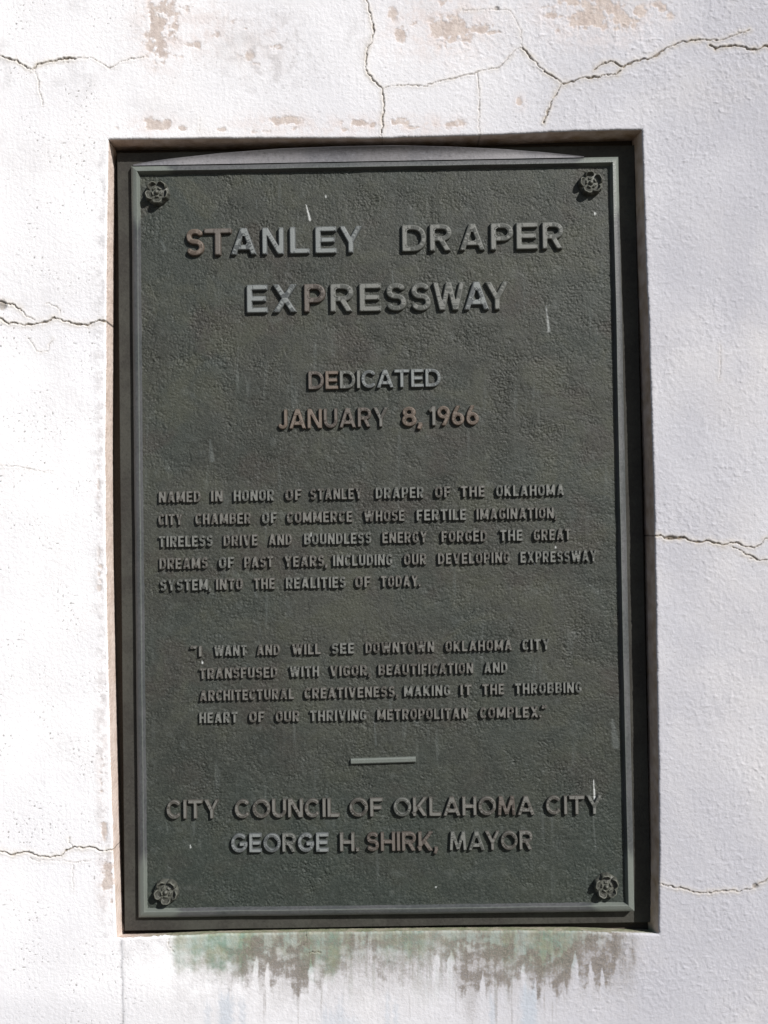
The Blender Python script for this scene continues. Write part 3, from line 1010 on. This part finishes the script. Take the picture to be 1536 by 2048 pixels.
def glyph(ch, t, small):
    """-> width, list of polylines (centre lines of the strokes)."""
    h = t / 2
    sup = 2.8 if small else 2.05
    W = dict(A=1.0, B=.72, C=.90, D=.88, E=.72, F=.68, G=.95, H=.80, I=t, J=.52, K=.82, L=.68, M=1.0, N=.84, O=1.0, P=.76, R=.80, S=.68, T=.86, U=.80, V=.92, W=1.2, X=.86, Y=.90)
    if small:
        W = dict(A=.72, B=.62, C=.58, D=.62, E=.54, F=.52, G=.60, H=.64, I=t, J=.5, K=.66, L=.52, M=.80, N=.66, O=.62, P=.60, R=.64, S=.58, T=.60, U=.62, V=.70, W=.98, X=.70, Y=.70)
    W.update({'1': .34, '6': .66, '8': .66, '9': .66, ',': t * 1.05, '.': t, '\u201c': .46, '\u201d': .46, '-': .4})
    w = W[ch]
    L, R, B, T = h, w - h, h, 1 - h
    ex = 1.25

    def diag(x0, y0, x1, y1):          # long stroke, cut at the cap and base lines
        dx, dy = x1 - x0, y1 - y0
        return line((x0 - dx * .25, y0 - dy * .25), (x1 + dx * .25, y1 + dy * .25))

    def bowl(y0, y1, xr, xc, x0=L):
        return np.concatenate([line((x0, y1), (xc, y1)), arc(xc, (y0 + y1) / 2, xr - xc, (y1 - y0) / 2, 90, -90, 2.2, 24), line((xc, y0), (x0, y0))])
    st = lambda x: line((x, 0), (x, 1))
    k = []
    if ch == 'A':
        o = t * .62
        k = [diag(o, 0, w / 2 - t * .10, 1), diag(w - o, 0, w / 2 + t * .10, 1), line((w * .26, .27), (w * .74, .27))]
    elif ch == 'B':
        k = [st(L), bowl(.52, T, R - .03, w * .5), bowl(B, .52, R, w * .5)]
    elif ch == 'C':
        k = [arc(w / 2, .5, w / 2 - h, .5 - h, 42, 318, sup)]
    elif ch == 'D':
        k = [st(L), bowl(B, T, R, w * .42)]
    elif ch == 'E':
        k = [st(L), line((0, T), (w, T)), line((0, .5), (w * .92, .5)), line((0, B), (w, B))]
    elif ch == 'F':
        k = [st(L), line((0, T), (w, T)), line((0, .48), (w * .9, .48))]
    elif ch == 'G':
        if small:
            k = [arc(w / 2, .5, w / 2 - h, .5 - h, 40, 300, sup), line((w * .55, .42), (w, .42)), line((R, .50), (R, .12)), line((R, .2), (w * .6, B))]
        else:
            k = [arc(w / 2, .5, w / 2 - h, .5 - h, 42, 352, sup), line((w * .52, .44), (w - h * .2, .44))]
    elif ch == 'H':
        k = [st(L), st(R), line((L, .5), (R, .5))]
    elif ch == 'I':
        k = [st(w / 2)]
    elif ch == 'J':
        r = (w - t) / 2 * 1.05
        k = [np.concatenate([line((R, 1), (R, .3)), arc(R - r, r + h, r, r, 0, -155, 2, 24)])]
    elif ch == 'K':
        k = [st(L), diag(L + h * .4, .30, w - t * .62, 1), diag(w - t * .6, 0, w * .36, .56)]
        k[2] = line((w - t * .6 + .06, -.12), (w * .40, .52))
    elif ch == 'L':
        k = [st(L), line((0, B), (w, B))]
    elif ch == 'M':
        k = [st(L), st(R), line((h * .9, 1.05), (w / 2, .12)), line((w - h * .9, 1.05), (w / 2, .12))]
        if not small:
            k = [diag(h, 0, h + .07, 1), diag(w - h, 0, w - h - .07, 1), line((h + .06, 1.08), (w / 2, .06)), line((w - h - .06, 1.08), (w / 2, .06))]
    elif ch == 'N':
        k = [st(L), st(R), line((h * .8, 1.06), (w - h * .8, -.06))]
    elif ch == 'O':
        k = [arc(w / 2, .5, w / 2 - h, .5 - h, 0, 360, sup, 56)]
    elif ch == 'P':
        k = [st(L), bowl(.42, T, R, w * .52)]
    elif ch == 'R':
        k = [st(L), bowl(.46, T, R - .02, w * .5), line((w * .45, .50), (w - t * .42, -.14))]
    elif ch == 'S':
        rx, q = w / 2 - h, .52
        k = [np.concatenate([arc(w / 2, (q + T) / 2, rx * .94, (T - q) / 2, 28, 262, 2.2, 26), arc(w / 2, (q + B) / 2, rx, (q - B) / 2, 82, -152, 2.2, 26)])]
    elif ch == 'T':
        k = [st(w / 2), line((0, T), (w, T))]
    elif ch == 'U':
        r = w / 2 - h
        k = [np.concatenate([line((L, 1), (L, r + h)), arc(w / 2, min(r, .5) + h, r, min(r, .5), 180, 360, sup, 24), line((R, r + h), (R, 1))])]
    elif ch == 'V':
        k = [diag(t * .55, 1, w / 2 - t * .06, 0), diag(w - t * .55, 1, w / 2 + t * .06, 0)]
    elif ch == 'W':
        k = [diag(t * .52, 1, w * .28, 0), diag(w - t * .52, 1, w * .72, 0), diag(w * .5 - t * .04, 1, w * .30, 0), diag(w * .5 + t * .04, 1, w * .70, 0)]
    elif ch == 'X':
        o = t * .6
        k = [diag(o, 0, w - o, 1), diag(o, 1, w - o, 0)]
    elif ch == 'Y':
        o = t * .58
        k = [line((w / 2, 0), (w / 2, .46)), line((w / 2 + .015, .38), (o - .05, 1.12)), line((w / 2 - .015, .38), (w - o + .05, 1.12))]
    elif ch == '1':
        k = [st(w - h), line((w - h, .93), (0.02, .74))]
    elif ch in '69':
        r = w / 2 - h
        k = [arc(w / 2, r * .98 + h, r, r * .98, 0, 360, 2, 48), np.array([(L + .005, r + h), (L + .04, .58), (w * .36, .80), (w * .56, 1.03)])]
        if ch == '9':
            k = [np.stack([w - q[:, 0], 1 - q[:, 1]], 1) for q in k]
    elif ch == '8':
        k = [arc(w / 2, (.53 + T) / 2, (w / 2 - h) * .86, (T - .53) / 2, 0, 360, 2, 40), arc(w / 2, (.53 + B) / 2, w / 2 - h, (.53 - B) / 2, 0, 360, 2, 40)]
    elif ch == ',':
        k = [line((w / 2 + .01, t * .95), (w / 2, .05)), line((w / 2 + .03, t * .5), (w / 2 - .07, -.16))]
    elif ch == '.':
        k = [line((w / 2, 0), (w / 2, t))]
    elif ch == '\u201c':
        k = [line((.06, .74), (.14, 1.02)), line((.30, .74), (.38, 1.02))]
    elif ch == '\u201d':
        k = [line((.08, .80), (.16, 1.10)), line((.32, .80), (.40, 1.10))]
    return w, k


def seg_box(px_, py_, a, b, h):
    d = b - a
    L = math.hypot(*d) + 1e-9
    d = d / L
    x = (px_ - a[0]) * d[0] + (py_ - a[1]) * d[1]
    y = -(px_ - a[0]) * d[1] + (py_ - a[1]) * d[0]
    qx, qy = np.abs(x - L / 2) - L / 2, np.abs(y) - h
    return np.hypot(np.maximum(qx, 0), np.maximum(qy, 0)) + np.minimum(np.maximum(qx, qy), 0)


_cache = {}
_worn_highlight = {}


def add_worn_highlight(me, chars, small):
    w_ = np.concatenate([_worn_highlight[(c_, small)] for c_ in chars])
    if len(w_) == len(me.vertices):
        attr(me, 'worn_highlight', np.stack([w_] * 4, 1))




def outline(ch, small):
    key = (ch, small)
    if key in _cache:
        return _cache[key]
    t = .205 if small else .182
    w, strokes = glyph(ch, t, small)
    res = 1 / 40 if small else 1 / 64
    m = .12
    gx = np.arange(-m - .05, w + m + .05, res) + 1e-4
    gy = np.arange(-.30, 1.25, res) + 1e-4
    GX, GY = np.meshgrid(gx, gy)
    D = np.full(GX.shape, 1e3)
    for s in strokes:
        for a, b in zip(s[:-1], s[1:]):
            if math.hypot(*(b - a)) < 1e-5:
                continue
            D = np.minimum(D, seg_box(GX, GY, a, b, t / 2))
        for p in s[1:-1]:
            D = np.minimum(D, np.hypot(GX - p[0], GY - p[1]) - t / 2)
    if ch not in ',\u201c\u201d':
        D = np.maximum(D, np.maximum(-GY, GY - 1))
    # soften a little, like a sand casting
    for _ in range(2):
        E = np.pad(D, 1, mode='edge')
        D = (E[1:-1, 1:-1] * 4 + E[:-2, 1:-1] + E[2:, 1:-1] + E[1:-1, :-2] + E[1:-1, 2:]) / 8
    gyy, gxx = np.gradient(D, res)
    # marching squares
    nxt, pos = {}, {}
    ny, nx = D.shape

    def ept(e):
        i, j, k_ = e
        if e not in pos:
            d0 = D[i, j]
            d1 = D[i, j + 1] if k_ == 0 else D[i + 1, j]
            f = d0 / (d0 - d1)
            i1, j1 = (i, j + 1) if k_ == 0 else (i + 1, j)
            pt = np.array([gx[j] + (gx[j1] - gx[j]) * f, gy[i] + (gy[i1] - gy[i]) * f])
            g = np.array([gxx[i, j] * (1 - f) + gxx[i1, j1] * f, gyy[i, j] * (1 - f) + gyy[i1, j1] * f])
            pos[e] = (pt, g / (np.linalg.norm(g) + 1e-9))
        return e
    ins = D < 0
    for i in range(ny - 1):
        for j in range(nx - 1):
            c = (ins[i, j], ins[i, j + 1], ins[i + 1, j + 1], ins[i + 1, j])
            if all(c) or not any(c):
                continue
            E_ = [(i, j, 0), (i, j + 1, 1), (i + 1, j, 0), (i, j, 1)]   # bottom, right, top, left
            start, end = [], []
            for q in range(4):
                a, b = c[q], c[(q + 1) % 4]
                if a and not b:
                    start.append(q)
                elif b and not a:
                    end.append(q)
            # inside stays on the left: walk from the edge where we leave to the one where we enter
            for q in start:
                e2 = end[0] if len(end) == 1 else (q + 3) % 4 if (q + 3) % 4 in end else (q + 1) % 4
                nxt[ept(E_[q])] = ept(E_[e2])
    loops = []
    todo = set(nxt)
    while todo:
        s = next(iter(todo))
        lp = []
        e = s
        while e in todo:
            todo.discard(e)
            lp.append(pos[e])
            e = nxt[e]
        if len(lp) > 6:
            # drop crowded points
            keep = [lp[0]]
            for q in lp[1:]:
                if np.hypot(*(q[0] - keep[-1][0])) > res * .55:
                    keep.append(q)
            loops.append(keep)
    V, F = [], []
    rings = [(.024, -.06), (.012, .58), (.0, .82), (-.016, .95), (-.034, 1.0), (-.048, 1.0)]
    worn_highlight = (0, 0, .22, .32, .10, 0) if small else (0, 0, .32, .42, .12, 0)  # rim highlight painted in together with edge wear
    tops, wear_and_light = [], []
    for lp in loops:
        n = len(lp)
        base = len(V)
        for (off, z), wo in zip(rings, worn_highlight):
            wear_and_light += [wo] * n
            for p, g in lp:
                V.append((p[0] + g[0] * off, p[1] + g[1] * off, z))
        for r in range(len(rings) - 1):
            for i in range(n):
                j = (i + 1) % n
                a = base + r * n
                F.append((a + i, a + n + i, a + n + j, a + j))
        tb = base + (len(rings) - 1) * n
        tops.append([tb + i for i in range(n)])
    flat = [q for tp in tops for q in tp]
    loc = {q: i for i, q in enumerate(flat)}
    co = [Vector((V[q][0], V[q][1])) for q in flat]
    ed = [(loc[tp[i]], loc[tp[(i + 1) % len(tp)]]) for tp in tops for i in range(len(tp))]
    vo, _, fo, vorig, _, _ = delaunay_2d_cdt(co, ed, [], 2, 1e-6)
    for f in fo:
        cx_ = sum(vo[q][0] for q in f) / len(f)
        cy_ = sum(vo[q][1] for q in f) / len(f)
        i_, j_ = int(round((cy_ - gy[0]) / res)), int(round((cx_ - gx[0]) / res))
        if D[i_, j_] > 0 or not all(vorig[q] for q in f):
            continue
        f = [flat[vorig[q][0]] for q in f]
        a, b, c = (V[q] for q in f[:3])
        if (b[0] - a[0]) * (c[1] - a[1]) - (b[1] - a[1]) * (c[0] - a[0]) < 0:
            f = f[::-1]
        F.append(tuple(f))
    _cache[key] = (w, np.array(V), F)
    _worn_highlight[key] = np.array(wear_and_light, float)
    return _cache[key]


def set_word(text, u0, u1, base, cap, n0, relief, small, xs_=None):
    """-> per letter (char, vertices in the wall frame, faces). base: v at u as (uA,vA,uB,vB)."""
    uA, vA, uB, vB = base
    bl = lambda u_: vA + (u_ - uA) * (vB - vA) / (uB - uA)
    a, b = P(u0, bl(u0), n0), P(u1, bl(u1), n0)
    capm = P(u0, bl(u0) - cap, n0)[1] - a[1]
    gap = .13 if small else (.17 if cap > 50 else .10)
    kern = {('A', 'Y'): -.10, ('L', 'Y'): -.10, ('A', 'T'): -.08, ('T', 'A'): -.08, ('C', 'A'): -.14, ('I', 'C'): -.02, ('L', 'E'): 0, ('W', 'A'): -.12, ('P', 'A'): -.06, ('Y', 'A'): -.1, ('.', '\u201d'): -.3, (',', '\u201d'): -.3, ('Y', '.'): -.12, ('Y', 'O'): -.06, ('X', '.'): -.02}
    pen, lay = 0.0, []
    for i, ch in enumerate(text):
        w = outline(ch, small)[0]
        if i:
            pen += gap + (kern.get((text[i - 1], ch), 0) if not small else kern.get((text[i - 1], ch), 0) * .4)
            if ch in ',.':
                pen -= gap * .35
        lay.append((ch, pen, w))
        pen += w
    tot = pen
    out = []
    for i, (ch, p0, w) in enumerate(lay):
        _, V, F = outline(ch, small)
        if xs_:
            s0, s1 = [(P(q, bl(q), n0)[0] - a[0]) / (b[0] - a[0]) for q in xs_[i]]
        else:
            s0, s1 = p0 / tot, (p0 + w) / tot
        X_ = a[0] + (b[0] - a[0]) * (s0 + (s1 - s0) * V[:, 0] / w)
        Y_ = a[1] + (b[1] - a[1]) * (s0 + s1) / 2 + V[:, 1] * capm
        Z_ = n0 + V[:, 2] * relief
        j = _rng.uniform(-1, 1, 2) * capm * .006
        out.append((ch, np.stack([X_ + j[0], Y_ + j[1], Z_], 1), F))
    return out


def line_root(u, v):
    o = bpy.data.objects.new('inscription_line', None)
    COL.objects.link(o)
    o.parent = plaque
    o.empty_display_size = .01
    o.location = (0, -.026, 0)
    return o


NAMES = {',': 'comma', '.': 'full_stop', '\u201c': 'quotation_mark', '\u201d': 'quotation_mark'}
NB = N_FIELD
# large lines: letters are pieces of their own.  (words, baseline, cap, relief); word = (text, u0, u1, tone per letter, letter spans)
BIG = [
    ([('STANLEY', 373, 725, 'ndbbbbb', [(373, 408), (409, 463), (462, 514), (525, 567), (580, 619), (631, 673), (678, 725)]),
      ('DRAPER', 804, 1127, 'gggggg', [(804, 852), (859, 904), (918, 970), (981, 1026), (1032, 1075), (1084, 1127)])], (373, 513, 1127, 499), 53, .0046),
    ([('EXPRESSWAY', 494, 1018, 'bbdgggggbg', [(494, 535), (546, 594), (609, 651), (661, 708), (719, 762), (772, 812), (822, 861), (866, 929), (927, 978), (969, 1018)])], (494, 627, 1018, 620), 55.5, .0046),
    ([('DEDICATED', 617, 881, 'dnggbbbbb', None)], (617, 780, 881, 774), 36, .0042),
    ([('JANUARY', 557, 777, 'nnndddt', None), ('8,', 804, 844, 'nn', None), ('1966', 858, 957, 'tnnn', None)], (557, 859, 957, 850), 39, .0042),
    ([('CITY', 334, 439, 'tttt', None), ('COUNCIL', 470, 679, 'ttttttt', None), ('OF', 699, 765, 'tt', None), ('OKLAHOMA', 787, 1069, 'gtttttdt', None), ('CITY', 1091, 1204, 'tttg', None)], (334, 1637, 1204, 1627), 37, .0044),
    ([('GEORGE', 463, 657, 'bbbgbb', None), ('H.', 680, 718, 'tt', None), ('SHIRK,', 733, 875, 'dddddd', None), ('MAYOR', 899, 1065, 'ggttt', None)], (463, 1704, 1065, 1698), 37, .0044),
]
for words_, base, cap, rel in BIG:
    root = line_root(*base[:2])
    for text, u0, u1, tone, spans in words_:
        for (ch, Vw, F), tn in zip(set_word(text, u0, u1, base, cap, NB, rel, False, spans), tone):
            me = mesh_py(NAMES.get(ch, 'letter'), Vw, F)
            add_worn_highlight(me, [ch], False)
            shade(me, 40)
            link(NAMES.get(ch, 'digit' if ch.isdigit() else 'letter'), me, MATS[tn], root)


def s3(a):
    return [280 + q / 1.506 for q in a]


def s4(a):
    return [300 + q / 1.536 for q in a]


SMALL = [
    ('NAMED IN HONOR OF STANLEY DRAPER OF THE OKLAHOMA', s3([58, 183, 215, 250, 283, 405, 438, 487, 513, 670, 710, 855, 888, 935, 965, 1038, 1072, 1277]), (318, 1006, 1128, 991), 22.5),
    ('CITY CHAMBER OF COMMERCE WHOSE FERTILE IMAGINATION,', s3([57, 130, 168, 335, 368, 413, 443, 640, 675, 797, 833, 982, 1013, 1255]), (318, 1051, 1113, 1037), 22.5),
    ('TIRELESS DRIVE AND BOUNDLESS ENERGY FORGED THE GREAT', s3([58, 220, 253, 355, 388, 458, 495, 697, 730, 865, 908, 1045, 1083, 1152, 1185, 1297]), (318, 1095, 1141, 1080), 22.5),
    ('DREAMS OF PAST YEARS, INCLUDING OUR DEVELOPING EXPRESSWAY', s3([60, 205, 238, 284, 315, 402, 435, 565, 582, 760, 795, 863, 897, 1113, 1145, 1375]), (320, 1139, 1193, 1123), 22.5),
    ('SYSTEM, INTO THE REALITIES OF TODAY.', s3([62, 215, 230, 310, 343, 407, 440, 620, 648, 695, 725, 845]), (320, 1182, 842, 1173), 22.5),
    ('\u201cI WANT AND WILL SEE DOWNTOWN OKLAHOMA CITY', s4([125, 160, 198, 298, 328, 400, 437, 525, 558, 628, 662, 873, 907, 1112, 1143, 1228]), (400, 1313, 1100, 1299), 21.5),
    ('TRANSFUSED WITH VIGOR, BEAUTIFICATION AND', s4([153, 392, 430, 520, 553, 678, 702, 993, 1025, 1098]), (400, 1358, 1015, 1345), 21.5),
    ('ARCHITECTURAL CREATIVENESS, MAKING IT THE THROBBING', s4([153, 443, 475, 762, 780, 922, 953, 988, 1020, 1088, 1120, 1325]), (400, 1402, 1163, 1385), 21.5),
    ('HEART OF OUR THRIVING METROPOLITAN COMPLEX.\u201d', s4([153, 270, 305, 353, 387, 460, 492, 665, 698, 977, 1013, 1218]), (400, 1446, 1090, 1434), 21.5),
]
for text, ext, base, cap in SMALL:
    root = line_root(*base[:2])
    for k_, wd in enumerate(text.split()):
        Vs, Fs, off = [], [], 0
        for ch, Vw, F in set_word(wd, ext[2 * k_], ext[2 * k_ + 1], base, cap, NB, .0037, True):
            Vs.append(Vw)
            Fs += [tuple(q + off for q in f) for f in F]
            off += len(Vw)
        me = mesh_py('raised_word', np.concatenate(Vs), Fs)
        add_worn_highlight(me, wd, True)
        shade(me, 40)
        link('raised_word', me, M_TAUPE if (k_ + int(base[1])) % 3 else M_GREY, root)

# short divider bar
a, b = P(702, 1522.5, NB), P(831, 1518.5, NB)
V, F = [], []
prof = [(-.0042, -.0004), (-.0036, .0030), (-.0022, .0040), (.0022, .0040), (.0036, .0030), (.0042, -.0004)]
for p_ in (a, b):
    e_ = 1 if p_ is b else -1
    for q, z in prof:
        V.append((p_[0] + e_ * (.0006 if z < 0 else 0), p_[1] + q * .85, NB + z))
n = len(prof)
for i in range(n - 1):
    F.append((i, i + n, i + n + 1, i + 1))
F += [tuple(range(n)), tuple(range(n, 2 * n))[::-1]]
me = mesh_py('divider_bar', V, F)
shade(me, 30)
part('divider_bar', me, M_MOULD)
